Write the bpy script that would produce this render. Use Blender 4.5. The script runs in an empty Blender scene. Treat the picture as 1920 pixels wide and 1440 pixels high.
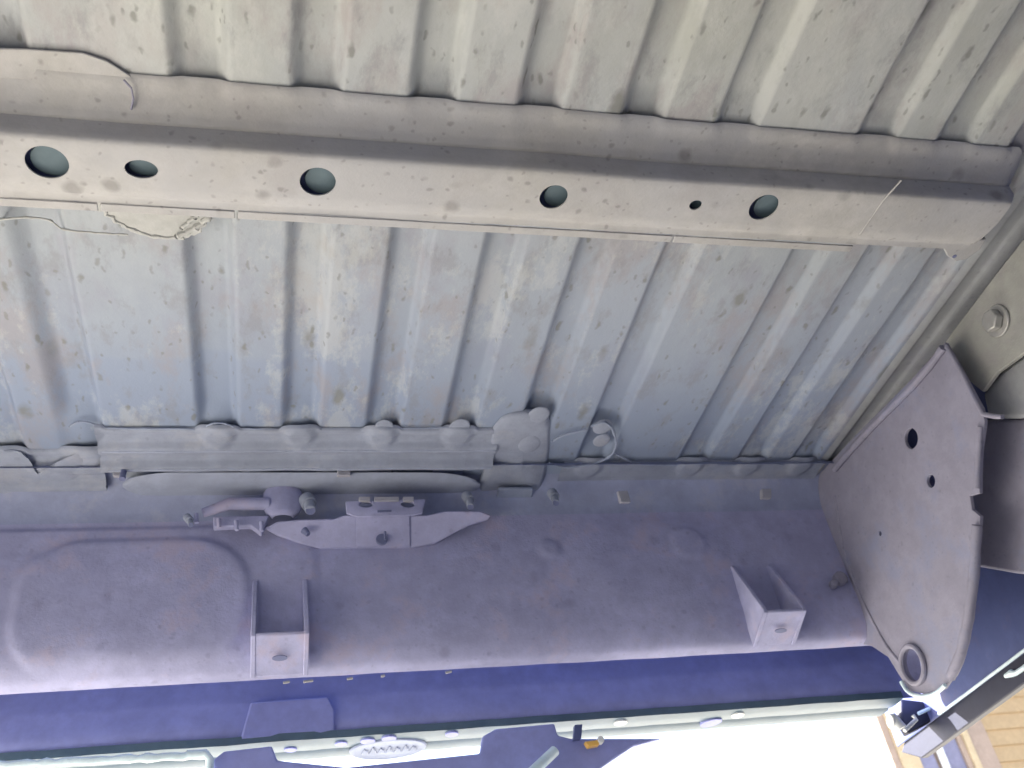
import bpy, bmesh, math, random
from mathutils import Vector, Matrix, noise
random.seed(4)
S = bpy.context.scene
COL = S.collection
R_ = math.radians

# ------------------------------------------------------------------ camera
F = 1830.0                         # focal length in photo pixels (1920 wide)
ZC = 0.25                          # camera height above the ground
def nrm(v): return v.normalized()
VL = nrm(Vector((490 - 960, 2290 - 720, F)))                 # bed's long axis seen by the camera (x right, y down, z fwd)
VR = Vector((8450 - 960, 830 - 720, F)); VR = nrm(VR - VL * VR.dot(VL))
VU = -nrm(VL.cross(VR))
# rows: world axes (X = across, Y = to the tail, Z = up) expressed in camera axes
cam_d = bpy.data.cameras.new('camera'); cam = bpy.data.objects.new('camera', cam_d); COL.objects.link(cam)
cx = Vector((VR.x, VL.x, VU.x)); cy = -Vector((VR.y, VL.y, VU.y)); cz = -Vector((VR.z, VL.z, VU.z))
M = Matrix((cx, cy, cz)).transposed().to_4x4(); M.translation = (0, 0, ZC)
cam.matrix_world = M
cam_d.sensor_width = 36; cam_d.lens = F / 1920 * 36; cam_d.clip_start = .02; cam_d.clip_end = 3000
S.camera = cam
cam_d.dof.use_dof = True; cam_d.dof.focus_distance = 1.15; cam_d.dof.aperture_fstop = 10

# ------------------------------------------------------------------ world + sun
SUN_EL, SUN_AZ = R_(42), R_(-42)        # azimuth from +Y (tail) towards -X when negative
w = bpy.data.worlds.new('World'); S.world = w; w.use_nodes = True
nt = w.node_tree; bg = nt.nodes['Background']
sky = nt.nodes.new('ShaderNodeTexSky'); sky.sky_type = 'NISHITA'; sky.sun_disc = False
sky.sun_elevation = SUN_EL; sky.sun_rotation = SUN_AZ
sky.air_density = 1.0; sky.dust_density = 3.5; sky.ozone_density = 2.0
nt.links.new(sky.outputs[0], bg.inputs[0]); bg.inputs[1].default_value = .085
sl = bpy.data.lights.new('sun', 'SUN'); sl.energy = 5.0; sl.angle = R_(.5); sl.color = (1, .975, .93)
so = bpy.data.objects.new('sun', sl); COL.objects.link(so)
sd = Vector((math.sin(SUN_AZ) * math.cos(SUN_EL), math.cos(SUN_AZ) * math.cos(SUN_EL), math.sin(SUN_EL)))
so.rotation_euler = sd.to_track_quat('Z', 'Y').to_euler(); so.location = sd * 20
S.view_settings.view_transform = 'Standard'; S.view_settings.look = 'None'
S.view_settings.exposure = 2.8; S.view_settings.gamma = 1

# ------------------------------------------------------------------ pixel -> place (camera-centred coordinates, metres)
def ray(px, py):
    d = Vector((px - 960, py - 720, F)); return Vector((d.dot(VR), d.dot(VL), d.dot(VU)))
def atZ(px, py, z): r = ray(px, py); return r * (z / r.z)
def atY(px, py, y): r = ray(px, py); return r * (y / r.y)
def atX(px, py, x): r = ray(px, py); return r * (x / r.x)
H = .90                            # underside of the bed floor above the camera

# ------------------------------------------------------------------ materials
def mat(name, base, rough=.7, metal=0, spots=0, stain=None, stain_amt=0, dust=None, dust_amt=0,
        bump=.12, bscale=260, streak=False, spec=.3, vary=.10, coat=0, veil_shade=None):
    m = bpy.data.materials.new(name); m.use_nodes = True
    n = m.node_tree.nodes; l = m.node_tree.links; b = n['Principled BSDF']
    tc = n.new('ShaderNodeTexCoord'); mp = n.new('ShaderNodeMapping'); l.new(tc.outputs['Object'], mp.inputs[0])
    if streak: mp.inputs['Scale'].default_value = (1, .45, 1)
    def nz(scale, det=4, r=.55, src=mp.outputs[0]):
        t = n.new('ShaderNodeTexNoise'); t.inputs['Scale'].default_value = scale
        t.inputs['Detail'].default_value = det; t.inputs['Roughness'].default_value = r; l.new(src, t.inputs['Vector']); return t.outputs[0]
    def ramp(src, a, bb, v0=0, v1=1):
        t = n.new('ShaderNodeMapRange'); t.inputs[1].default_value = a; t.inputs[2].default_value = bb
        t.inputs[3].default_value = v0; t.inputs[4].default_value = v1; t.clamp = True; l.new(src, t.inputs[0]); return t.outputs[0]
    def mix(fac, A, B, mode='MIX'):
        t = n.new('ShaderNodeMix'); t.data_type = 'RGBA'; t.blend_type = mode
        for i, v in ((6, A), (7, B)):
            if isinstance(v, tuple): t.inputs[i].default_value = (*v, 1)
            else: l.new(v, t.inputs[i])
        if isinstance(fac, (int, float)): t.inputs[0].default_value = fac
        else: l.new(fac, t.inputs[0])
        return t.outputs[2]
    lo = tuple(c * (1 - vary) for c in base); hi = tuple(min(1, c * (1 + vary)) for c in base)
    c = mix(ramp(nz(5.5, 6, .6), .32, .68), lo, hi)
    c = mix(ramp(nz(38, 5, .68), .38, .66, 0, .55), c, tuple(x * .78 for x in base))
    c = mix(ramp(nz(14, 6, .7), .50, .66, 0, .45), c, tuple(min(1, x * 1.22) for x in base))
    if dust: c = mix(ramp(nz(3.1, 7, .62), .42, .62, 0, dust_amt), c, dust)
    if stain:
        a = ramp(nz(11, 7, .68), .53, .64, 0, stain_amt)
        c = mix(a, c, stain)
    if veil_shade:                      # blue veil and sill shadow painted into the colour towards the tail, ragged edge
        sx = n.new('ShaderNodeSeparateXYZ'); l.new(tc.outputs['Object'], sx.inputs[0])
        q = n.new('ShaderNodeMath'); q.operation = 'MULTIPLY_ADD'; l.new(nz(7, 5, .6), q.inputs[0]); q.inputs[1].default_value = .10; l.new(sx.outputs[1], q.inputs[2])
        c = mix(ramp(q.outputs[0], .18, .84, 0, .92), c, veil_shade)
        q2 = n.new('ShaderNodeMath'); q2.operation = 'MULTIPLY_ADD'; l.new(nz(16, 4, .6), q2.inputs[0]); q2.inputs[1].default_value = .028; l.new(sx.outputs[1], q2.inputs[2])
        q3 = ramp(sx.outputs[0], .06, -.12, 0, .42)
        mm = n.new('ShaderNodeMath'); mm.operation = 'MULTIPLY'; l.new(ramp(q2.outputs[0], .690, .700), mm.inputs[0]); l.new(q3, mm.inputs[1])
        c = mix(mm.outputs[0], c, veil_shade)
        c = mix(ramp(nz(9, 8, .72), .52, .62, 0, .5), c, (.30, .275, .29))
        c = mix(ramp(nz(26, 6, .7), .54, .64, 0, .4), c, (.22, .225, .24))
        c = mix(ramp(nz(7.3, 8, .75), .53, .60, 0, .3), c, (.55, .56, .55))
    if spots:
        for sc, th, amt in ((19, .22, .75), (44, .2, .7), (90, .24, .55)):
            wv = n.new('ShaderNodeVectorMath'); wv.operation = 'MULTIPLY_ADD'
            t = n.new('ShaderNodeTexNoise'); t.inputs['Scale'].default_value = 55; l.new(tc.outputs['Object'], t.inputs['Vector'])
            l.new(t.outputs[1], wv.inputs[0]); wv.inputs[1].default_value = (.012,) * 3; l.new(mp.outputs[0], wv.inputs[2])
            v = n.new('ShaderNodeTexVoronoi'); v.inputs['Scale'].default_value = sc; v.inputs['Randomness'].default_value = 1; l.new(wv.outputs[0], v.inputs['Vector'])
            near = ramp(v.outputs['Distance'], th * .45, th, 1, 0)
            sep = n.new('ShaderNodeSeparateColor'); l.new(v.outputs['Color'], sep.inputs[0])
            pick = ramp(sep.outputs[0], .52, .66, 0, amt * spots)
            mm = n.new('ShaderNodeMath'); mm.operation = 'MULTIPLY'; l.new(near, mm.inputs[0]); l.new(pick, mm.inputs[1])
            c = mix(mm.outputs[0], c, tuple(x * .42 for x in base))
    l.new(c, b.inputs['Base Color'])
    b.inputs['Roughness'].default_value = rough; b.inputs['Metallic'].default_value = metal
    b.inputs['Specular IOR Level'].default_value = spec; b.inputs['Coat Weight'].default_value = coat
    bp = n.new('ShaderNodeBump'); bp.inputs['Strength'].default_value = bump; bp.inputs['Distance'].default_value = .002
    ad = n.new('ShaderNodeMath'); ad.operation = 'MULTIPLY_ADD'
    l.new(nz(bscale, 3, .6, tc.outputs['Object']), ad.inputs[0]); ad.inputs[1].default_value = .6
    l.new(nz(bscale / 7, 4, .6, tc.outputs['Object']), ad.inputs[2])
    l.new(ad.outputs[0], bp.inputs['Height']); l.new(bp.outputs[0], b.inputs['Normal'])
    return m
M_floor = mat('bed floor coating', (.43, .445, .42), spots=1, stain=(.33, .29, .29), stain_amt=.55, dust=(.42, .44, .47), dust_amt=.7, bump=.25, streak=True, veil_shade=(.235, .29, .415))  # last colour carries the painted veil and sill shadow
M_cross = mat('crossmember coating', (.435, .43, .425), rough=.85, spec=.15, spots=.7, stain=(.34, .33, .34), stain_amt=.4, dust=(.40, .41, .45), dust_amt=.6, bump=.3)
M_sill = mat('veil blue sill', (.30, .335, .43), stain=(.38, .39, .44), stain_amt=.5, spots=.25, bump=.3)  # blue of the lens veil is mixed into the sill colour
M_panel = mat('veil blue panel', (.385, .395, .60), stain=(.44, .39, .52), stain_amt=.7, vary=.14, bump=.3, rough=.8, spec=.2, spots=.35)  # lavender carries the lens veil as part of the base colour
M_side = mat('side rail coating', (.33, .345, .37), spots=.4, stain=(.27, .28, .33), stain_amt=.6)
M_gusset = mat('gusset primer', (.27, .265, .345), spots=.4, stain=(.23, .25, .37), stain_amt=.7, bump=.22)
M_blue = mat('veil blue inside', (.27, .30, .62), rough=.55, spec=.4, bump=.05, vary=.1)  # strong blue stands in for the lens veil over the valance
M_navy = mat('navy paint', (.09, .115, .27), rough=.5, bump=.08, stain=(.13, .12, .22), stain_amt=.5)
M_bright = mat('pale rail finish', (.62, .76, .84), rough=.4, spec=.5, bump=.1, stain=(.38, .58, .74), stain_amt=.7)
M_rail = mat('weathered grey rail', (.085, .14, .195), rough=.45, spec=.5, bump=.15, stain=(.06, .11, .17), stain_amt=.7)
M_hem = mat('sealed edge', (.30, .345, .46), rough=.7, bump=.3)
M_highlight = mat('highlight tone', (.345, .385, .50), rough=.7, bump=.15)  # paler tone for highlights put into colour on recess and sill ridges
M_slab = mat('slate mount paint', (.13, .14, .22), rough=.6, bump=.15)
M_chan = mat('channel primer', (.33, .37, .54), rough=.7, bump=.2, stain=(.42, .43, .52), stain_amt=.6)
M_fitting = mat('dark fitting paint', (.022, .025, .05), rough=.5, bump=.1)
M_clip = mat('pale clip plastic', (.42, .42, .48), rough=.5, bump=.05)
M_lit_disc = mat('lit disc tone', (.10, .145, .175), rough=.6, bump=.1)  # tone of the light patches imitated behind the crossmember holes
M_dark = mat('dark bracket', (.17, .19, .33), rough=.6, bump=.1)
M_steel = mat('zinc bolt', (.46, .46, .45), rough=.42, metal=.5, bump=.12)
M_seal = mat('seam sealer', (.43, .44, .44), rough=.8, bump=.6, bscale=90, spots=.5)
M_plank = mat('painted siding', (.38, .275, .165), rough=.8, bump=.2, bscale=30, vary=.08, stain=(.32, .23, .13), stain_amt=.4)
M_trimtan = mat('tan trim paint', (.33, .255, .215), rough=.75, bump=.1)
M_cream = mat('cream trim paint', (.46, .37, .25), rough=.7, bump=.1)
M_slate = mat('slate trim paint', (.19, .19, .29), rough=.6, bump=.1)
M_white = mat('white downspout paint', (.75, .78, .8), rough=.4, bump=.05)
M_ground = mat('sandy concrete', (.50, .46, .38), rough=.9, bump=.5, bscale=60, vary=.15)
M_roof = mat('roof shingle', (.12, .11, .11), rough=.9, bump=.5)
M_amber = mat('amber lens', (.75, .45, .12), rough=.3, bump=.02)

# ------------------------------------------------------------------ builders
def tag(o, label=None, cat=None, kind=None, group=None):
    if label: o['label'] = label
    if cat: o['category'] = cat
    if kind: o['kind'] = kind
    if group: o['group'] = group
    return o
def empty(name, loc, label, cat):
    o = bpy.data.objects.new(name, None); COL.objects.link(o); o.location = loc; o.empty_display_size = .1
    return tag(o, label, cat)
def wpos(o):
    p = Vector((0, 0, 0))
    while o: p += o.location; o = o.parent
    return p
class MB:
    """collects faces in camera-centred metres; build() links them as one mesh object"""
    def __init__(s): s.v = []; s.f = []
    def quad(s, *p):
        i = len(s.v); s.v += [Vector(q) for q in p]; s.f.append(tuple(range(i, i + len(p))))
    def grid(s, rows, close=False):
        i = len(s.v); n = len(rows[0])
        for r in rows: s.v += [Vector(q) for q in r]
        for a in range(len(rows) - 1):
            for b in range(n - (0 if close else 1)):
                c = (b + 1) % n
                s.f.append((i + a * n + b, i + a * n + c, i + (a + 1) * n + c, i + (a + 1) * n + b))
    def prism(s, pts, off):
        """polygon pts pushed by vector off"""
        off = Vector(off); n = len(pts); i = len(s.v)
        s.v += [Vector(p) for p in pts] + [Vector(p) + off for p in pts]
        s.f.append(tuple(i + k for k in range(n))); s.f.append(tuple(i + n + k for k in reversed(range(n))))
        for k in range(n):
            j = (k + 1) % n; s.f.append((i + k, i + n + k, i + n + j, i + j))
    def box(s, a, b):
        (x0, y0, z0), (x1, y1, z1) = a, b
        s.prism([(x0, y0, z0), (x1, y0, z0), (x1, y1, z0), (x0, y1, z0)], (0, 0, z1 - z0))
    def tube(s, pts, r, n=12, cap=True):
        rows = []
        rr = r if isinstance(r, (list, tuple)) else [r] * len(pts)
        pts = [Vector(p) for p in pts]
        for k, p in enumerate(pts):
            t = (pts[min(k + 1, len(pts) - 1)] - pts[max(k - 1, 0)]).normalized()
            a = t.orthogonal().normalized() if k == 0 else (a - t * a.dot(t)).normalized()
            b = t.cross(a)
            rows.append([p + (a * math.cos(q) + b * math.sin(q)) * rr[k] for q in [2 * math.pi * j / n for j in range(n)]])
        i = len(s.v); s.grid(rows, True)
        if cap:
            s.f.append(tuple(i + j for j in reversed(range(n)))); m = i + (len(rows) - 1) * n; s.f.append(tuple(m + j for j in range(n)))
    def disc(s, c, axis, r, h, n=32, sy=1, u=None):
        c = Vector(c); ax = Vector(axis).normalized(); a = (Vector(u) if u else ax.orthogonal()).normalized(); b = ax.cross(a)
        s.prism([c + a * r * math.cos(2 * math.pi * k / n) + b * r * sy * math.sin(2 * math.pi * k / n) for k in range(n)], ax * h)
    def build(s, name, m, parent=None, smooth=True, bevel=0, thick=0, label=None, seg=2, angle=40):
        me = bpy.data.meshes.new(name); off = Vector((0, 0, ZC)) - (wpos(parent) if parent else Vector())
        me.from_pydata([v + off for v in s.v], [], s.f); me.update()
        bm = bmesh.new(); bm.from_mesh(me); bmesh.ops.remove_doubles(bm, verts=bm.verts, dist=1e-6)
        bmesh.ops.recalc_face_normals(bm, faces=bm.faces); bm.to_mesh(me); bm.free()
        me.materials.append(m); o = bpy.data.objects.new(name, me); COL.objects.link(o)
        if parent: o.parent = parent
        if thick:
            md = o.modifiers.new('thick', 'SOLIDIFY'); md.thickness = thick; md.offset = 0
        if bevel:
            md = o.modifiers.new('bevel', 'BEVEL'); md.width = bevel; md.segments = seg; md.limit_method = 'ANGLE'; md.angle_limit = R_(35)
        if smooth:
            for p in me.polygons: p.use_smooth = True
            try: me.set_sharp_from_angle(angle=R_(angle))
            except Exception: pass
        if label: o['label'] = label
        return o
def cut(o, cutters):
    """bores the cutters (MB) out of o and throws the cutters away"""
    dg = None; tmp = []
    for c in cutters:
        k = c.build('cutter', M_dark, None, smooth=False); k.location = -wpos(o) + Vector()
        # o's mesh is in its parent's frame; move the cutter there
        k.location = Vector((0, 0, 0)); tmp.append(k)
        md = o.modifiers.new('cut', 'BOOLEAN'); md.object = k; md.solver = 'EXACT'
    bpy.context.view_layer.update(); dg = bpy.context.evaluated_depsgraph_get()
    me = bpy.data.meshes.new_from_object(o.evaluated_get(dg)); o.modifiers.clear(); o.data = me
    for k in tmp: bpy.data.objects.remove(k)
    return o
def sst(a, b, x):
    t = max(0, min(1, (x - a) / (b - a))); return t * t * (3 - 2 * t)
def fr(a, b, st): n = max(1, round((b - a) / st)); return [a + (b - a) * k / n for k in range(n + 1)]
def nzv(x, y, z=0, s=1): return noise.noise(Vector((x * s, y * s, z * s)))
def catmull(P, k=8):
    out = []
    for i in range(len(P) - 1):
        p0, p1, p2, p3 = P[max(i - 1, 0)], P[i], P[i + 1], P[min(i + 2, len(P) - 1)]
        for j in range(k):
            t = j / k
            out.append(tuple(.5 * (2 * b + (c - a) * t + (2 * a - 5 * b + 4 * c - d) * t * t + (3 * b - a - 3 * c + d) * t ** 3) for a, b, c, d in zip(p0, p1, p2, p3)))
    out.append(tuple(P[-1])); return out

# ------------------------------------------------------------------ ground
g = MB(); z = -ZC; g.quad((-400, -400, z), (400, -400, z), (400, 900, z), (-400, 900, z))
tag(g.build('ground', M_ground, None), kind='structure')
g = MB(); g.prism([(-9, -9, z), (9, -9, z), (9, 1.7, z), (-.55, 1.7, z), (-.55, .1, z), (-9, .1, z)], (0, 0, .012)); tag(g.build('fill_blocker', mat('dark blocker', (.045, .045, .05), rough=.9, bump=.6), None), kind='structure')  # unseen dark sheet added to cut fill light from the right and front

# ------------------------------------------------------------------ the pickup bed
bed = empty('pickup_bed', (.22, .35, 0), 'underside of a pickup truck bed with pressed ribs, holed crossmember and blue tail end', 'truck bed')

GR = [(-.545, -.463), (-.418, -.340), (-.300, -.232), (-.109, -.047), (.010, .068), (.132, .190), (.250, .308), (.371, .428), (.488, .546), (.671, .730), (.780, .838), (.884, .938)]
GD, GWL = .0140, .0125
def groove(x, y):
    d = 0
    for k, (a, b) in enumerate(GR):
        if a - .01 < x < b + .01:
            wl = .030 if k in (1, 2) else (.0165 if b < .45 else GWL)
            q = sst(a, a + wl, x) * (1 - sst(b - .012, b, x))
            ye = 1.185 if b < .43 else 1.285
            q *= 1 - .75 * sst(ye - .055, ye - .008, y) * (1 - (abs(x - (a + b) / 2) / (.5 * (b - a))) ** 2 * .8 if abs(x - (a + b) / 2) < .5 * (b - a) else 0)
            q *= 1 - .42 * sst(.572, .600, y) * (1 - sst(.64, .66, y))
            d = max(d, q)
    return d
fl = MB(); ys = fr(-2.3, .42, .05)[:-1] + fr(.42, 1.31, .0085)
xs = fr(-.66, .945, .0031)
fl.grid([[(x, y, H + (.0165 - .004 * sst(.40, .50, x)) * groove(x, y) + .0011 * nzv(x, y, 0, 6) + .0004 * nzv(x, y, 3, 30)) for x in xs] for y in ys])
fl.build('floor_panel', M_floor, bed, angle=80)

# front part's overlapping plate edge at the upper left
pl = MB(); pts = [(-60, 88), (50, 90), (155, 97), (200, 112), (245, 140), (250, 160), (100, 150), (-60, 140)]
pl.prism([atZ(x, y, H - .0015) for x, y in pts], (0, 0, -.0022)); pl.build('lap_plate', M_cross, bed, bevel=.001)

# ---- crossmember: hat section with a holed bottom face
ZB = .861; Y0, Y1 = .655, .729
def end_x(y): return .870 + .040 * math.sqrt(max(0, 1 - ((y - .668) / .085) ** 2)) if y < .753 else .862
cm = MB()
prof = [(.600, .8985), (.603, .8962), (.612, .8957), (.625, .8950), (.638, .8935), (.6430, .8918), (.6465, .8890), (.6488, .8880), (.6505, .8885), (.6522, .8890), (.6535, .884), (.6540, .872), (.6545, .8650), (.6560, .8625), (.6600, .8613), (.6660, ZB), (.690, ZB - .0006), (.712, ZB), (.7255, .8612), (.7275, .8628), (.7285, .8640), (.7335, .8642), (.7400, .8640), (.7408, .8660)]
rows = []
for (y, zz) in prof:
    row = []
    for x in fr(-.62, end_x(y), .005):
        bul = sst(.83, .90, x)
        dent = .0025 * sst(-.10, -.19, x) if y > .66 else 0
        row.append((x, y + .0012 * nzv(x, y, 1, 5), zz + .0060 * groove(x, y) * sst(.630, .602, y) + .0012 * nzv(x, y, 0, 7) - dent * 0))
    rows.append(row)
n = max(len(r) for r in rows)
rows = [[(lambda u: (r[int(u)][0] + (r[min(int(u) + 1, len(r) - 1)][0] - r[int(u)][0]) * (u % 1), r[int(u)][1], r[int(u)][2] + (r[min(int(u) + 1, len(r) - 1)][2] - r[int(u)][2]) * (u % 1)))(k / (n - 1) * (len(r) - 1)) for k in range(n)] for r in rows]
cm.grid(rows)
ends = [r[-1] for r in rows]
cm.grid([ends, [(x + .010, y, zz + (H - zz) * .35) for x, y, zz in ends], [(x + .016, y + .004, .9) for x, y, zz in ends]])
cmo = cm.build('crossmember', M_cross, bed, thick=0, angle=60)
md = cmo.modifiers.new('thick', 'SOLIDIFY'); md.thickness = .0018; md.offset = -1 if False else 1
HOLES = [(88, 305, .0208, .98), (265, 317, .0165, .72), (596, 341, .0193, 1.0), (1038, 369, .0165, 1.05), (1304, 384, .0078, .95), (1432, 389, .0185, 1.05)]
cutters = []
for px, py, r, sy in HOLES:
    c = atZ(px, py, ZB); k = MB(); k.disc((c.x, c.y, c.z - .012), (0, 0, 1), r, .020, 40, sy, (1, 0, 0)); cutters.append(k)
# cutters are built in camera frame, the crossmember in the bed's frame
def cut_in(o, cs):
    tmp = []
    for c in cs:
        k = c.build('cutter', M_dark, None, smooth=False); tmp.append(k)
        md = o.modifiers.new('cut', 'BOOLEAN'); md.object = k; md.solver = 'EXACT'
    bpy.context.view_layer.update(); dg = bpy.context.evaluated_depsgraph_get()
    me = bpy.data.meshes.new_from_object(o.evaluated_get(dg)); o.modifiers.clear(); o.data = me
    for p in me.polygons: p.use_smooth = True
    me.set_sharp_from_angle(angle=R_(50))
    for k in tmp: bpy.data.objects.remove(k)
cut_in(cmo, cutters)
for px, py, r, sy in HOLES:
    c = atZ(px, py, ZB); k = MB()
    k.disc((c.x + r * .26 + .010 * c.x, c.y - r * .16 + .006, c.z + .008), (0, 0, 1), r * 1.0, .003, 40, sy, (1, 0, 0))
    k.build('hole_lit_disc', M_lit_disc, cmo, bevel=.001)  # added disc imitates the patch of light inside the hole
k = MB(); k.box((-.6, Y0 + .014, ZB + .012), (.86, Y1 - .006, ZB + .014)); k.build('shade_sheet', M_navy, cmo)  # added dark sheet stands for the shade inside the hat section
# doubler at the right end with its step edge
db = MB(); pts = [(1672, 352), (1668, 356), (1612, 441), (1400, 432), (1405, 334)]
db = MB(); edge = [atZ(x, y, ZB) for x, y in ((1690, 338), (1655, 378), (1612, 440))]
db.tube(catmull([tuple(e + Vector((0, 0, -.0002))) for e in edge], 4), .0011, 8); db.build('weld_bead', M_cross, cmo)
lob = MB(); lob.prism([atZ(x, y, .874) for x, y in ((1768, 462), (1776, 480), (1792, 490), (1812, 487), (1838, 468), (1850, 448))], (0, 0, .006))
lob.build('end_tab', M_cross, cmo, bevel=.0015)
v = MB(); c = atZ(1790, 481, .8735); v.disc(c, (0, 0, 1), .003, .002, 12); v.build('rivet_or_glint', M_dark, cmo)

# seam sealer blob behind the crossmember
def ragged(pts, amp=.0022, k=6):
    P = catmull([tuple(p) for p in pts] + [tuple(pts[0])], k)[:-1]
    return [Vector(p) + Vector((nzv(i * .7, 0, 3), nzv(0, i * .7, 5), 0)) * amp * 2 for i, p in enumerate(P)]
def bead(px, r, m, zz, name, parent, amp=.003):
    P = catmull([tuple(atZ(x, y, zz)) for x, y in px], 8); b = MB()
    P = [Vector(p) + Vector((nzv(i * .5, 1, 2), nzv(3, i * .5, 2), 0)) * amp for i, p in enumerate(P)]
    b.tube(P, [max(.0004, r * (1 + .9 * nzv(i * .6, 9, 1))) for i in range(len(P))], 8)
    return b.build(name, m, parent)
sp = MB(); sp.prism(ragged([atZ(x, y, H - .001) for x, y in ((100, 372), (180, 372), (300, 378), (408, 386), (392, 408), (372, 436), (330, 446), (270, 440), (228, 422), (196, 396), (140, 384))]), (0, 0, -.0024))
sp.build('sealer_patch', M_seal, bed, bevel=.001)
bead(((188, 378), (205, 405), (245, 428), (290, 443), (345, 446)), .0022, M_seal, H - .003, 'sealer_bead', bed)
bead(((330, 444), (362, 430), (385, 412), (408, 392)), .0036, M_seal, H - .004, 'sealer_bead', bed)
bead(((340, 428), (360, 412), (372, 400), (392, 388)), .0026, M_seal, H - .004, 'sealer_bead', bed)
bead(((-30, 415), (40, 408), (90, 412), (120, 430), (190, 437), (240, 440)), .0013, M_seal, H + .0002, 'sealer_bead', bed, .001)
tb = MB()
for x0, x1 in ((-60, 182), (188, 440), (446, 1262), (1266, 1600)):
    a, b = atZ(x0, 372 + x0 * .056, .8625), atZ(x1, 372 + x1 * .056, .8625)
    tb.prism([a, b, b + Vector((0, .0105, 0)), a + Vector((0, .0105, 0))], (0, 0, .0022))
tb.build('rear_lip', M_cross, cmo, bevel=.0008)
sm = MB(); sm.tube([atZ(a, b, .890) for a, b in ((232, 150), (246, 165), (250, 185), (246, 205))], .0012, 6); sm.build('seam', M_gusset, cmo)

# ---- rear sill, left and right stretches: pressed flange with a dome at every groove
def sill_bump(x, y, ye):
    z = 0
    for a, b in GR:
        c = (a + b) / 2; r = (b - a) * .44
        if abs(x - c) < r * 1.6:
            d = math.hypot((x - c) / r, (y - (ye + .014)) / .030)
            z = max(z, (1 - sst(.55, 1.12, d)))
    return z
def sill_z(x, y, ye, dep=1):
    v = (y - ye) / .088
    P = ((-.2, -.003), (.08, -.0045), (.16, -.0020), (.34, -.0015), (.48, -.0095), (.56, -.0100), (.66, -.0060), (.78, -.0075), (.90, -.0170), (.97, -.0170), (1.2, -.012))
    for k in range(len(P) - 1):
        if v <= P[k + 1][0]: break
    q = sst(P[k][0], P[k + 1][0], v); z = H + dep * (P[k][1] + (P[k + 1][1] - P[k][1]) * q) - .0015
    z -= .0055 * sill_bump(x, y, ye)
    return z + .0014 * nzv(x, y, 0, 14) + .0006 * nzv(x, y, 0, 45)
def sill(x0, x1, ye, dep, name):
    s = MB(); rows = []; N = 46
    xs = fr(x0, x1, .003)
    for j in range(N + 1):
        row = []
        for x in xs:
            yb = ye - .010 * max([0] + [(1 - ((x - (a + b) / 2) / (.5 * (b - a))) ** 2) for a, b in GR if a < x < b]) ** .5 + .001 * nzv(x, 0, 0, 25)
            t = j / N; y = yb + (ye + .088 - yb) * t
            z = sill_z(x, y, ye, dep) + (.004 if j == 0 else 0)
            row.append((x, y, z))
        rows.append(row)
    rows.append([(x, y + .002, z + .016) for x, y, z in rows[-1]])
    s.grid(rows); return s.build(name, M_sill, bed, angle=70)
sill(-.245, .345, 1.182, 1, 'rear_sill')
sill(-.80, -.243, 1.235, .8, 'rear_sill')
sr = sill(.47, .955, 1.272, .35, 'rear_sill')
# light hem along the flange edge
def hem(px, z, r, name='hem_bead', m=None): return bead(px, r * .8, m or M_hem, z, name, bed, .0008)
hem(((195, 802), (260, 804), (330, 804), (378, 806)), H - .004, .0017)
hem(((455, 803), (500, 806), (545, 808)), H - .004, .0016)
hem(((620, 808), (660, 809), (690, 808)), H - .004, .0012)
hem(((752, 803), (800, 803), (845, 801)), H - .004, .0014)
hem(((1035, 828), (1060, 815), (1100, 806)), H - .006, .0022)
hem(((1030, 868), (1060, 876), (1100, 872), (1140, 858), (1155, 835), (1148, 805), (1132, 792), (1108, 800)), H - .008, .0026)
hem(((1150, 848), (1190, 868), (1240, 872), (1270, 872)), H - .006, .0018)
hem(((1345, 872), (1380, 872)), H - .006, .0014); hem(((1430, 866), (1470, 872)), H - .006, .0014)

for oy, oz, x0, x1 in ((.046, -.0108, -.24, .343), (.0825, -.0182, -.235, .343)):
    b = MB(); X = fr(x0, x1, .008); b.tube([(x, 1.182 + oy + .0006 * nzv(x, 0, 0, 30), H + oz + .0014 * nzv(x, 1.182 + oy, 0, 14)) for x in X], [.0019 * (1 + .7 * nzv(x, 5, 0, 40)) for x in X], 8)
    b.build('crest_highlight', M_highlight, bed)  # paler beads imitate the light along the sill ridges
# pressed pocket that crosses the sill in the middle
pk = MB(); c = [(925, 800), (945, 778), (985, 770), (1020, 778), (1030, 800), (1028, 860), (1012, 925), (1000, 958), (955, 965), (912, 950), (895, 915), (912, 868), (918, 830)]
def ringpts(pts, zf, sc, oy=0):
    P = [atZ(x, y, zf(x, y)) for x, y in pts]; C = sum(P, Vector()) / len(P)
    return [tuple(C + (p - C) * sc + Vector((0, oy, 0))) for p in P]
c2 = catmull([(a, b, 0) for a, b in c] + [(c[0][0], c[0][1], 0)], 4)[:-1]; c2 = [(a, b) for a, b, _ in c2]
zt = lambda x, y: H + .003 - .016 * sst(870, 960, y)
zt2 = lambda x, y: H - .0055 - .016 * sst(870, 960, y)
rr = [ringpts(c2, zt, 1.03), ringpts(c2, lambda x, y: zt(x, y) - .006, .97), ringpts(c2, zt2, .90), ringpts(c2, lambda x, y: zt2(x, y) + .002, .62), ringpts(c2, lambda x, y: zt2(x, y) + .003, .3)]
pk.grid(rr, True); pk.f.append(tuple(range(len(pk.v) - len(c2), len(pk.v))))
pk.build('pressed_pocket', M_sill, bed, angle=75)
win = MB(); P = [(935, 918), (1000, 918), (995, 948), (945, 952), (930, 938)]
win.prism([atZ(x, y, .874) for x, y in P], (0, 0, .006)); win.build('pocket_face', M_hem, bed, bevel=.002)
kn = MB()
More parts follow.
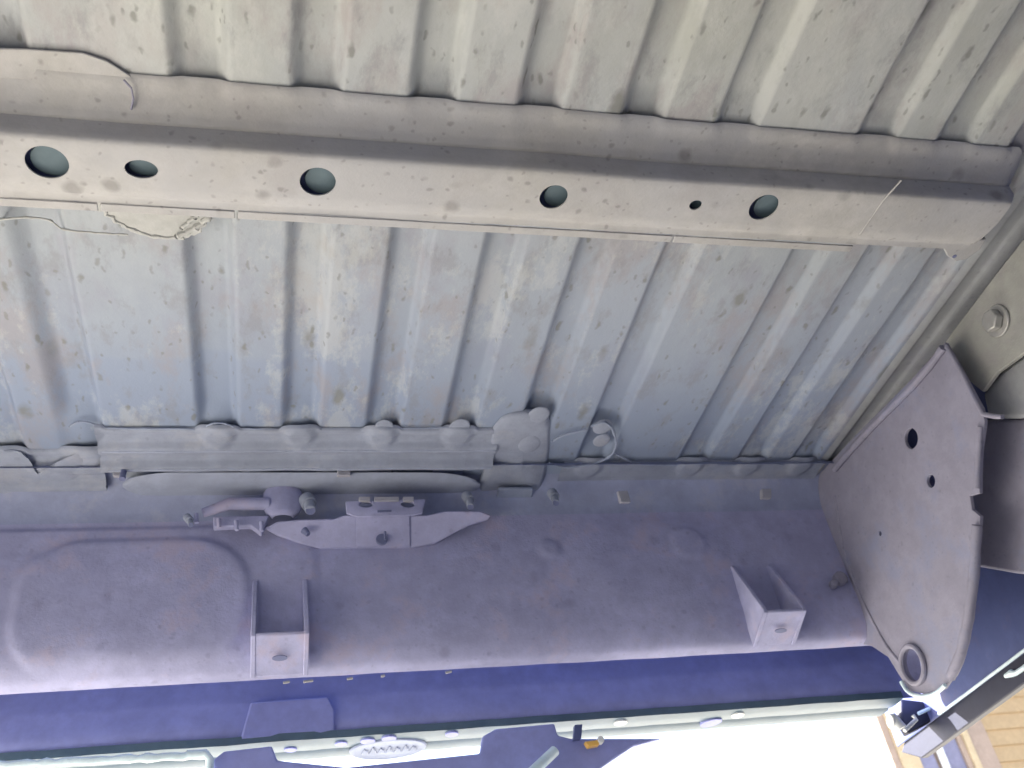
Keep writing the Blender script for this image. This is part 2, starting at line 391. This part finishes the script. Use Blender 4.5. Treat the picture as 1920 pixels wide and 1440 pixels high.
for px, py, r, st in ((1010, 778, .017, .9), (992, 832, .020, 1.0), (1130, 800, .016, .9), (1128, 826, .014, .8), (720, 800, .014, .6), (862, 800, .016, .7)):
    cpt = atZ(px, py, H - .004); rows = []
    for a in range(7):
        t = a / 6 * math.pi / 2
        rows.append([(cpt.x + r * math.cos(t) * math.cos(q), cpt.y + r * 1.2 * math.cos(t) * math.sin(q), cpt.z - r * .22 * st * math.sin(t)) for q in [2 * math.pi * k / 20 for k in range(20)]])
    b = MB(); b.grid(rows, True); b.build('pressed_dome', M_sill, bed, angle=80)

# ---- rear panel: recess, shelf, tall face and rolled lip in one pressing
YP = 1.35
pp = catmull([(1.264, .886), (1.275, .898), (1.295, .903), (1.318, .899), (1.335, .884), (1.346, .862), (YP, .838), (YP + .001, .80), (YP, .75), (YP, .70), (YP - .001, .655), (1.352, .630), (1.359, .614), (1.370, .6035), (1.388, .600), (1.40, .606)], 9)
def sdf_rr(x, z, cx_, cz_, hx, hz, r):
    qx, qz = abs(x - cx_) - hx + r, abs(z - cz_) - hz + r
    return math.hypot(max(qx, 0), max(qz, 0)) + min(max(qx, qz), 0) - r
def corner(px, py): p = atY(px, py, YP); return p.x, p.z
A1 = corner(468, 1012); A2 = corner(30, 1275); B1 = corner(592, 985)
A3 = corner(215, 1040)
def panel_push(x, z):
    d = 0
    hx = 0.5 * (A1[0] - (A2[0] - .02)); cxx = A1[0] - hx
    d += .0048 * (1 - sst(-.004, .006, sdf_rr(x, z, cxx, (A1[1] + A2[1]) / 2, hx, (A1[1] - A2[1]) / 2, .085)))
    d += .0036 * (1 - sst(-.003, .004, sdf_rr(x, z, B1[0] - .5, B1[1] - .25, .5, .25, .07)))
    d += .004 * (1 - sst(-.003, .005, sdf_rr(x, z, A3[0] - .4, A3[1] - .2, .4, .2, .06))) * 0.15
    # raised boss contours on the right half
    d += .004 * (1 - sst(-.03, .03, math.hypot((x - .62) / 1.6, z - .75) - .09))
    d += .003 * (1 - sst(-.002, .003, math.hypot(x - corner(1030, 1030)[0], z - corner(1030, 1030)[1]) - .016))
    d += .0025 * (1 - sst(-.002, .003, math.hypot(x - corner(1290, 1020)[0], z - corner(1290, 1020)[1]) - .03))
    d += .003 * nzv(x, z, 0, 3.0) + .0015 * nzv(x, z, 4, 11) + .0004 * nzv(x, z, 4, 40)
    return d
rp = MB(); rows = []
xs = fr(-.80, 1.0, .0065)
for (y, zz) in pp:
    k = sst(.905, .85, zz) * (1 - sst(.64, .60, zz)) if False else sst(.89, .82, zz) * sst(.598, .635, zz)
    rows.append([(x, y - panel_push(x, zz) * k - .012 * (1 - sst(-.35, .02, x)) * sst(.80, .89, zz) * 0, zz + .0012 * nzv(x, y, 2, 12) * (1 - k)) for x in xs])
kk = next(i for i, (y, zz) in enumerate(pp) if zz < .846 and y > 1.34)
rc = MB(); rc.grid(rows[:kk + 1]); rc.build('rear_channel', M_chan, bed, angle=80)
rp.grid(rows[kk:]); rp.build('rear_panel', M_panel, bed, angle=80)

k = MB(); RX = fr(230, 900, 10)
k.grid([[tuple(atZ(x, y0 + (y1 - y0) * (.5 + (.5 * (t * 2 - 1)) * math.sqrt(max(.02, 1 - max(0, (330 - x) / 100, (x - 800) / 100) ** 2))), .884 - .004 * math.sin(t * 3.14))) for x in RX] for t in [j / 8 for j in range(9)] for y0, y1 in ((886, 934),)])
k.build('recess_highlight', M_highlight, bed, angle=80)  # pale sheet added for the highlight band in the recess
# pale hinge plate in front of the recess with its seams
hp = MB()
P = [(495, 990), (520, 978), (560, 974), (625, 973), (645, 966), (800, 966), (835, 958), (900, 958), (922, 966), (915, 975), (880, 985), (845, 1003), (815, 1020), (770, 1028), (600, 1029), (560, 1018), (520, 1004)]
hp.prism([atY(x, y, 1.349 - (1030 - y) * .00068) for x, y in P], (0, .012, .006)); hp.build('hinge_plate', M_panel, bed, bevel=.003, seg=3)
cp = MB(); P = [(668, 966), (768, 966), (769, 1024), (669, 1024)]
cp.prism([atY(x, y, 1.3468 - (1030 - y) * .00068) for x, y in P], (0, .0035, 0)); cp.build('catch_plate', M_panel, bed, bevel=.0008)
cl = MB(); cl.disc(atY(716, 1010, 1.325), (0, 1, 0), .009, .006, 20, 1.0); cl.tube([atY(722, 1012, 1.31), atY(722, 996, 1.308)], .0018, 8); cl.build('catch_pin', M_dark, bed, bevel=.001)
cl = MB(); cl.tube([atY(570, 994, 1.318), atY(578, 1002, 1.316)], [.006, .004], 10); cl.build('catch_pin', M_dark, bed)
br = MB(); P = [(648, 940), (798, 936), (792, 962), (770, 966), (668, 968), (650, 962)]
br.prism([atY(x, y, 1.300) for x, y in P], (0, .004, 0)); bro = br.build('tab_bracket', M_panel, bed, bevel=.0008)
cs = []
for px in (686, 765):
    k = MB(); k.disc(atY(px, 946, 1.300) + Vector((0, -.02, 0)), (0, 1, 0), .0115, .05, 24, .5, (1, 0, 0)); cs.append(k)
cut_in(bro, cs)
for x0, x1 in ((673, 694), (702, 748), (756, 776)):
    k = MB(); k.prism([atY(x0, 931, 1.297), atY(x1, 931, 1.297), atY(x1, 939, 1.297), atY(x0, 939, 1.297)], (0, .006, 0)); k.build('tab', M_clip, bro, bevel=.0008)
k = MB(); k.prism([atY(708, 957, 1.2985), atY(734, 956, 1.2985), atY(734, 959, 1.2985), atY(708, 960, 1.2985)], (0, .002, 0)); k.build('slot', M_dark, bro)
# clips under the sill
def clip(px, py, w_, h_, m=M_clip, y=1.272, skew=0):
    k = MB(); k.prism([atY(px - w_ / 2, py - h_ / 2, y), atY(px + w_ / 2, py - h_ / 2, y), atY(px + w_ / 2 + skew, py + h_ / 2, y), atY(px - w_ / 2 + skew, py + h_ / 2, y)], (0, .010, .003))
    return k.build('clip', m, bed, bevel=.0016, seg=3)
clip(645, 881, 25, 21); clip(1168, 931, 19, 22, y=1.29, skew=6); clip(1438, 925, 18, 18, y=1.30); clip(219, 880, 15, 25)
k = MB(); k.tube([atY(235, 868, 1.268), atY(229, 898, 1.262)], .0045, 10); k.build('pin', M_dark, bed)
for px, py, a, b in ((880, 938, 10, 20), (1040, 932, 10, 18), (580, 945, 14, 20), (356, 976, 7, 14)):
    k = MB(); k.tube([atY(px - 6, py - b / 2, 1.315), atY(px, py, 1.308)], .0105 * a / 12, 14); k.tube([atY(px, py, 1.308), atY(px + 2, py + b * .6, 1.300)], .0072 * a / 12, 14)
    k.build('stud', M_sill, bed, bevel=.0012)
    k = MB(); k.disc(atY(px + 2, py + b * .6, 1.2995), (0, -1, -.5), .0062 * a / 12, .0015, 14); k.build('stud_end', M_dark, bed)
# teardrop latch, its rod and ledge left of the hinge plate
k = MB(); rows = []
for py, hw in ((884, 3), (894, 5), (905, 12), (913, 26), (925, 34), (945, 38), (962, 30), (972, 18)):
    cpt = atY(530, py, 1.322); hwm = hw * .00083
    rows.append([(cpt.x + hwm * math.cos(q), cpt.y - .012 * math.sin(q) * min(1, hw / 20), cpt.z) for q in [math.pi * j / 14 for j in range(15)]])
k.grid(rows); k.build('latch_cover', M_panel, bed, thick=.002)
k = MB(); k.tube([atY(380, 962, 1.322), atY(430, 945, 1.318), atY(505, 945, 1.318)], [.007, .010, .010], 12); k.build('latch_rod', M_panel, bed)
k = MB(); P = [(400, 968), (505, 966), (500, 980), (490, 1000), (470, 985), (400, 988)]
k.prism([atY(x, y, 1.318) for x, y in P], (0, .012, 0)); k.build('latch_ledge', M_panel, bed, bevel=.002)
for px, py in ((368, 972), (410, 982), (443, 986), (490, 988)):
    k = MB(); k.tube([atY(px, py - 9, 1.310), atY(px + 1, py + 8, 1.310)], .0032, 8); k.build('pin', M_panel, bed)

# ---- two U brackets standing off the rear panel
def u_bracket(x0, x1, prot, rt, rm, rb, t=.007):
    a = atY(x0, rt, YP); bt = atY(x0, rb, YP); f = atY(x0, rm, YP - prot); xr = atY(x1, rm - 5, YP - prot).x
    root = MB()
    # sloping base plate
    yi = YP + .006
    root.prism([(f.x, YP - prot, f.z), (xr, YP - prot, f.z), (xr, yi, bt.z - .004), (f.x, yi, bt.z - .004)], (0, .0, .0045))
    o = root.build('u_bracket', M_panel, bed, bevel=.0018)
    for s in (f.x, xr - t):
        k = MB(); k.prism([(s, yi, a.z), (s, YP - prot * .10, a.z), (s, YP - prot - .0005, f.z + .006), (s, YP - prot - .0005, f.z - .001), (s, yi, bt.z - .006)], (t, 0, 0))
        k.build('side_flange', M_panel, o, bevel=.0012)
    k = MB(); mid = Vector(((f.x + xr) / 2, (YP - prot + YP) / 2 + .002, (f.z + bt.z) / 2 - .004))
    nrm_ = Vector((0, -(f.z - bt.z), -prot)).normalized() 
    k.disc(mid - Vector((0, 0, .0022)), Vector((0, -(f.z - bt.z + .004), -(prot + .006))), .0105, .0012, 24, .42, (1, 0, 0)); k.build('punched_hole', M_dark, o)
    return o
u_bracket(470, 580, .050, 1092, 1192, 1262)
u_bracket(1432, 1512, .060, 1062, 1148, 1203)

# ---- valance behind the lip, tail rail under it
YV = 1.47
zr = atY(900, 1366, YV).z
vb = MB()
prf = catmull([(YV + .06, .945), (YV + .03, .80), (YV + .02, .70), (YV + .012, .64), (YV + .006, .60), (YV, .565), (YV + .002, zr + .01), (YV, zr)], 5)
vb.grid([[(x, y + .004 * nzv(x, zz, 0, 3), zz) for x in fr(-.95, 1.10, .03)] for y, zz in prf]); vb.build('valance', M_blue, bed)
k = MB(); P = [corner(x, y) for x, y in ((445, 1318), (620, 1302), (632, 1380), (450, 1400))]
k.prism([atY(x, y, YV - .0035) for x, y in ((470, 1316), (615, 1305), (628, 1330), (628, 1368), (600, 1378), (450, 1388))], (0, .008, 0)); k.build('stiffener', M_blue, bed, bevel=.003)
zl = atY(900, 1404, 1.0).z; yr = zr / zl
rl = MB()
k = MB(); k.box((-.67, 1.53, H + .03), (1.11, 1.58, H + .56)); k.build('tailgate', M_blue, bed, bevel=.01)
sections = [(-.95, -.30), (-.30, 1.06)]
rprof = [(YV - .003, zr + .012), (YV - .004, zr), (YV + .012, zr - .0015), (YV + .040, zr), (YV + .046, zr + .003), (YV + .052, zr), (yr - .01, zr + .001), (yr, zr + .004), (yr + .001, zr + .02)]
rl.grid([[(x, y + .0012 * nzv(x, y, 0, 20), zz + .0008 * nzv(x, y, 0, 25)) for x in fr(-.95, 1.06, .008)] for y, zz in rprof])
rail = rl.build('tail_rail', M_rail, bed, angle=50)
def onrail(px, py, dz=0): return atZ(px, py, zr + dz)
ov = MB(); c = onrail(728, 1402); rows = []
for s_, dz in ((1.0, 0), (.97, -.0025), (.90, -.003), (.86, -.0018), (.4, -.0018), (.02, -.0018)):
    rows.append([(c.x + .060 * s_ * math.cos(q), c.y + .043 * s_ * math.sin(q), zr - .001 + dz) for q in [2 * math.pi * j / 48 for j in range(48)]])
ov.grid(rows, True); ovo = ov.build('oval_badge', M_hem, rail)
for i in range(7):                                   # the worn raised script inside the oval, no longer legible
    x = c.x - .040 + i * .0125; k = MB()
    k.tube([(x, c.y + .012, zr - .0035), (x + .003, c.y - .010 - .006 * (i % 2), zr - .004), (x + .007, c.y - .004, zr - .0042), (x + .009, c.y + .012, zr - .0035)], .0010, 6); k  .build('script_stroke', M_hem, ovo)
for px, py, r in ((640, 1389, .010), (690, 1384, .012), (730, 1379, .012), (848, 1371, .011), (1165, 1350, .012), (1385, 1336, .012), (545, 1400, .010), (1335, 1350, .016)):
    c = onrail(px, py); k = MB(); k.disc((c.x, c.y + .006, zr + .002), (0, 0, -1), r, .0055, 24, .9 if r < .015 else 1.2)
    k.build('rail_plug', M_white if px in (1165, 1385) else M_blue, rail, bevel=.001)
# steel beads added to stand for the daylight spots between lip and valance
for px, py, w_ in ((537, 1278, 12), (578, 1276, 18), (656, 1271, 11), (718, 1266, 7), (841, 1259, 12)):
    k = MB(); p = atY(px, py + 2, 1.405); k.tube([p - Vector((w_ * .0004, 0, .000)), p + Vector((w_ * .0004, 0, .0015))], .0021, 8); k.build('rivet_or_glint', M_steel, bed, bevel=.0005)

# hanging hitch housing under the rail with struts and small lamp
hh = MB(); P = [(398, 1425), (420, 1408), (510, 1398), (520, 1425), (650, 1438), (900, 1412), (905, 1380), (930, 1366), (1040, 1356), (1046, 1378), (1070, 1384), (1240, 1384), (1188, 1398), (1120, 1444), (1100, 1500), (400, 1500)]
hh.prism([atY(x, y, YV - .022) for x, y in P], (0, .012, 0)); hho = hh.build('hitch_housing', M_blue, bed, bevel=.003)
k = MB(); k.tube([atY(985, 1460, 1.40), atY(1040, 1408, 1.42)], .008, 12); k.build('strut', M_bright, hho)
k = MB(); k.box((*[0] * 3,), (0, 0, 0)); k = MB()
k.prism([atY(1097, 1390, 1.43), atY(1122, 1387, 1.43), atY(1124, 1396, 1.43), atY(1104, 1400, 1.43)], (0, .012, 0)); lamp = k.build('marker_reflector', M_amber, hho, bevel=.001)
k = MB(); k.disc(atY(1127, 1386, 1.428), (0, 1, 0), .0055, .01, 16); k.build('bulb', M_white, lamp, bevel=.001)
k = MB(); k.prism([atY(x, y, 1.43) for x, y in ((1078, 1359), (1092, 1358), (1090, 1384), (1076, 1386))], (0, .01, 0)); k.build('strut', M_navy, hho)
k = MB()
for a, b in (((-20, 1432), (392, 1411)),):
    p, q = atY(a[0], a[1] + 4, YV - .03), atY(b[0], b[1] + 4, YV - .03)
    pts = [p.lerp(q, t / 24) + Vector((0, 0, .0025 * nzv(t * .7, 2, 3))) for t in range(25)]
    k.tube(pts, [.0055 + .003 * nzv(t * .9, 8, 1) for t in range(25)], 10)
k.tube([atY(350, 1415, YV - .035), atY(385, 1413, YV - .035), atY(394, 1424, YV - .035), atY(392, 1450, YV - .035)], .006, 10)
k.build('torn_edge', M_bright, bed)

# ---- side gusset with its holes and folded edge
XG = .965
def onG(px, py, dx=0): return atX(px, py, XG + dx)
gp = [(1772, 642), (1805, 700), (1840, 765), (1846, 790), (1838, 850), (1836, 925), (1818, 930), (1822, 955), (1838, 968), (1828, 1090), (1812, 1190), (1795, 1255), (1770, 1292), (1738, 1303), (1705, 1295), (1685, 1265), (1665, 1232), (1635, 1212), (1600, 1204), (1560, 1100), (1520, 960), (1535, 890), (1600, 820), (1700, 720)]
gm = MB(); gm.prism([onG(x, y) for x, y in gp], (.006, 0, 0)); guo = gm.build('gusset_plate', M_gusset, bed)
cs = []
for px, py, ry in ((1708, 822, .016), (1745, 902, .0095), (1714, 1246, .026), (1650, 1000, .0035)):
    k = MB(); k.disc(onG(px, py) - Vector((.02, 0, 0)), (1, 0, 0), ry, .05, 28); cs.append(k)
cut_in(guo, cs)
md = guo.modifiers.new('bevel', 'BEVEL'); md.width = .0018; md.segments = 2; md.limit_method = 'ANGLE'; md.angle_limit = R_(50)
# rolled rims: eyelet, folded right edge, bottom curl, long weld up to the floor
def rim(pxs, r, name, m, parent, dx=0, close=False, kk=6):
    P = catmull([tuple(onG(x, y, dx)) for x, y in pxs], kk); b = MB(); b.tube([Vector(p) + Vector((nzv(i * .5, 4, 0), nzv(4, i * .5, 0), nzv(0, 3, i * .5))) * r * .12 for i, p in enumerate(P)], [r * (1 + .15 * nzv(i * .45, 7, 2)) for i in range(len(P))], 10); return b.build(name, m, parent)
cG = onG(1714, 1246); k = MB(); k.tube([cG + Vector((-.003, .028 * math.cos(q), .028 * math.sin(q))) for q in [2 * math.pi * j / 32 for j in range(33)]], .0042, 8); k.build('eyelet', M_gusset, guo)
k = MB(); k.tube([cG + Vector((d, 0, 0)) for d in (0, .03)], .0265, 28, cap=False); k.build('eyelet_tube', M_panel, guo)
rim(((1832, 985), (1826, 1080), (1814, 1170), (1800, 1230), (1782, 1270)), .0075, 'folded_edge', M_gusset, guo, -.003)
rim(((1838, 800), (1834, 860), (1832, 915)), .005, 'folded_edge', M_gusset, guo, -.001)
rim(((1690, 1278), (1700, 1294), (1715, 1303), (1735, 1305), (1755, 1299), (1772, 1285)), .0032, 'bright_edge', M_bright, guo, -.004)
rim(((1768, 652), (1740, 690), (1700, 735), (1640, 795), (1590, 850), (1565, 880)), .0058, 'weld_bead', M_gusset, guo, -.004)
rim(((1775, 650), (1806, 705), (1838, 768), (1850, 778), (1880, 782)), .0035, 'lower_bead', M_gusset, guo, -.002)
rim(((1565, 930), (1590, 1060), (1650, 1190), (1690, 1245)), .003, 'pressed_ridge', M_gusset, guo, 0)
k = MB(); k.disc(atY(1578, 1082, YP - .012), (0, 1, 0), .012, .012, 20); k.disc(atY(1566, 1092, YP - .014), (0, 1, 0), .007, .012, 16); k.build('stud', M_gusset, bed, bevel=.002)

# ---- side: bolt plate, body mount, outer skin with bright weatherstrip
XB = 1.00
sp_ = MB(); P = [(1772, 640), (1802, 600), (1862, 520), (1925, 440), (1990, 360), (2010, 600), (1930, 655), (1868, 700), (1842, 735), (1805, 705)]
sp_.prism([atX(x, y, XB) for x, y in P], (.008, 0, 0)); spo = sp_.build('mount_plate', mat('mount plate coating', (.335, .34, .325), stain=(.30, .29, .30), stain_amt=.6, bump=.3), bed, bevel=.002)
# hex flange bolt
bc = atX(1872, 602, XB); k = MB(); k.disc(bc, (-1, 0, 0), .0235, .004, 36); bo = k.build('bolt', M_steel, bed, bevel=.0012)
k = MB(); k.disc(bc - Vector((.004, 0, 0)), (-1, 0, .1), .0165, .012, 6, 1, (0, 1, .35)); k.build('hex_head', M_steel, bo, bevel=.0018)
# vertical side rail of the bed outside the last rib
k = MB(); k.grid([[(x, y, zz) for y in fr(-2.3, 1.60, .03)] for x, zz in catmull([(.938, H + .004), (.946, H + .001), (.960, H - .001), (.968, H + .005), (.985, H + .007), (.998, H + .003), (1.05, H + .004), (1.16, H + .008)], 4)]); k.build('side_rail', M_side, bed)
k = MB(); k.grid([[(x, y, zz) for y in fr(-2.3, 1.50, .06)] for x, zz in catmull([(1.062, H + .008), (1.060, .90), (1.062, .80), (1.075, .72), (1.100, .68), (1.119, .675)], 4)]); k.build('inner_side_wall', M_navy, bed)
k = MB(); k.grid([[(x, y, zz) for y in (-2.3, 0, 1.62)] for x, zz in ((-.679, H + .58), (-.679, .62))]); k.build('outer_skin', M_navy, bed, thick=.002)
k = MB(); k.grid([[(x, -2.3 , zz) for x in (-.679, 0, 1.12)] for zz in (H + .95, -.08)]); k.build('front_block_panel', M_navy, bed, thick=.002)  # unseen bed front, stretched up and towards the ground to block light
# body mount block right of the gusset
k = MB(); rows = []
for (px, py) in ((1845, 775), (1862, 745), (1895, 705), (1945, 670), (2000, 640)): rows.append([atX(px, py, 1.03 - .02 * 0) + Vector((d, 0, -.01 * (d / .06))) for d in (0, .02, .05, .10)])
P = [(1842, 738), (1870, 700), (1935, 655), (2020, 600), (2020, 785), (1880, 785), (1850, 778)]
k = MB(); k.prism([atX(x, y, 1.02) for x, y in P], (.03, 0, 0)); k.build('mount_block', M_side, bed, bevel=.006, seg=3)
k = MB(); P = [(1846, 786), (2020, 786), (2020, 1090), (1900, 1075), (1815, 1060), (1820, 900)]
k.prism([atX(x, y, 1.035) for x, y in P], (.02, 0, 0)); k.build('mount_bracket', M_gusset, bed, bevel=.005, seg=3)
XO = 1.12
so_ = MB(); lo_px = [(2150, 1040), (1920, 1222), (1870, 1258), (1800, 1308), (1770, 1330)]
bz = atX(1920, 1222, XO).z
pr = catmull([(XO + .03, H + .58), (XO + .02, H + .15), (XO + .012, .80), (XO + .004, .70), (XO, bz + .02), (XO, bz)], 5)
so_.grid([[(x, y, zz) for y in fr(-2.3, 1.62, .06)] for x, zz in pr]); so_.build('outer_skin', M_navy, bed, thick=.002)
k = MB(); k.tube([(XO - .003, y, bz + .0008 * nzv(y, 0, 0, 20)) for y in fr(.45, 1.47, .03)], .0026, 8); k.build('weatherstrip', M_bright, bed)
k = MB(); zq = bz - .030
k.prism([(XO + .002, y_, z_) for y_, z_ in ((-.95, bz), (1.60, bz), (1.62, bz - .012), (1.57, bz - .040), (1.18, bz - .036), (-.95, bz - .036))], (.015, 0, 0)); k.build('lower_flange', M_fitting, bed, bevel=.002)
k = MB(); p = atX(1890, 1262, XO); k.tube([atX(1885, 1268, XO) , atX(1897, 1262, XO), atX(1905, 1262, XO), atX(1960, 1225, XO)], [.003, .006, .004, .004], 8); k.build('trim_clip', M_bright, bed)
# tail corner: small fittings at the end of the rail
k = MB(); P = [(1690, 1310), (1760, 1318), (1800, 1318), (1775, 1335), (1730, 1362), (1705, 1375), (1690, 1350)]
k.prism([atY(x, y, 1.50) for x, y in P], (0, .02, 0)); ce = k.build('corner_end', M_fitting, bed, bevel=.003)
k = MB(); k.tube([atY(1668, 1352, 1.49), atY(1676, 1352, 1.49)], .012, 18); k.tube([atY(1672, 1340, 1.485), atY(1690, 1366, 1.485)], [.006, .010], 12); k.build('corner_nut', M_white, ce, bevel=.001)
k = MB(); k.tube([atY(1696, 1370, 1.485), atY(1718, 1349, 1.485), atY(1711, 1341, 1.485)], .0035, 8); k.build('wire_hook', M_white, ce)
k = MB(); k.tube([atY(1722, 1338, 1.49), atY(1758, 1322, 1.49)], .003, 8); k.build('bright_edge', M_bright, ce)

# left end: mounting lump where the sill dies into the floor
k = MB(); P = [(-60, 850), (0, 845), (40, 850), (66, 872), (75, 905), (140, 880), (170, 850), (150, 880), (135, 912), (80, 928), (30, 935), (-60, 945)]
rows = []
base = catmull([(a, b, 0) for a, b in ((-60, 846), (10, 840), (48, 852), (72, 890), (110, 868), (160, 842), (172, 862), (150, 895), (110, 925), (40, 940), (-60, 950), (-60, 900))], 3)[:-1]
base = [(a, b) for a, b, _ in base]
k.grid([ringpts(base, lambda x, y: H - .003, 1.02), ringpts(base, lambda x, y: H - .007 + .003 * nzv(x, y, 0, .02), .93), ringpts(base, lambda x, y: H - .011 + .006 * nzv(x, y, 0, .03), .75), ringpts(base, lambda x, y: H - .010 + .006 * nzv(x, y, 0, .03), .4)], True)
k.f.append(tuple(range(len(k.v) - len(base), len(k.v)))); k.build('mount_lump', M_sill, bed, angle=80)
hem(((130, 800), (145, 792), (160, 791), (180, 797)), H - .002, .0016); hem(((385, 800), (400, 794), (420, 794), (438, 800)), H - .006, .0016)

# ------------------------------------------------------------------ the house beyond
YH = 9.0
house = empty('timber_house', (6.5, YH + 1, 0), 'tan horizontal board house with cream trim and white downspout behind the truck', 'house')
zt, zb = 6.2, -ZC
def hx(px, py=1400): return atY(px, py, YH).x
def strip(px0, px1, y0, d, m, name, z1=zt):
    k = MB(); k.box((hx(px0), y0 - d, zb), (hx(px1), y0, z1)); return k.build(name, m, house, bevel=.006)
xw0 = hx(1668); xw1 = xw0 + 9
k = MB(); k.prism([(xw0, YH + .02, zb), (xw1, YH + .02, zb), (xw1, YH + 4, zb), (xw0 + 3.5, YH + 4, zb)], (0, 0, zt - zb)); k.build('wall', M_trimtan, house)
strip(1662, 1676, YH + .02, .04, M_trimtan, 'corner_board'); strip(1676, 1712, YH + .02, .06, M_cream, 'corner_board')
strip(1712, 1744, YH + .02, .03, M_slate, 'door_frame')
strip(1764, 1796, YH + .02, .03, M_slate, 'door_frame')
k = MB(); x = hx(1754); k.tube([(x, YH - .04, zb), (x, YH - .04, zt)], .038, 12); k.build('downspout', M_white, house)
strip(1796, 1806, YH + .02, .06, M_trimtan, 'casing'); strip(1806, 1818, YH + .02, .09, M_cream, 'casing'); strip(1818, 1858, YH + .02, .05, M_trimtan, 'casing')
x0 = hx(1858) + .004; pitch = .165; n = int((zt - zb) / pitch); pm = None
for i in range(n):
    for seg, (a, b) in enumerate(((x0, x0 + 2.2 + .9 * math.sin(i * 2.3)), (x0 + 2.206 + .9 * math.sin(i * 2.3), xw1))):
        z0 = zb + i * pitch
        k = MB(); k.prism([(a, YH - .022, z0), (a, YH + .018, z0), (a, YH + .018, z0 + pitch - .003), (a, YH - .006, z0 + pitch - .003)], (b - a, 0, 0)); k.build('siding_plank', M_plank, house, smooth=False)
k = MB(); k.prism([(xw0 + .02, YH - .4, zt), (xw0 + 1.6, YH + 2, zt + 1.5), (xw0 + 3.5, YH + 4.5, zt)], (9, 0, 0)); k.build('roof', M_roof, house)
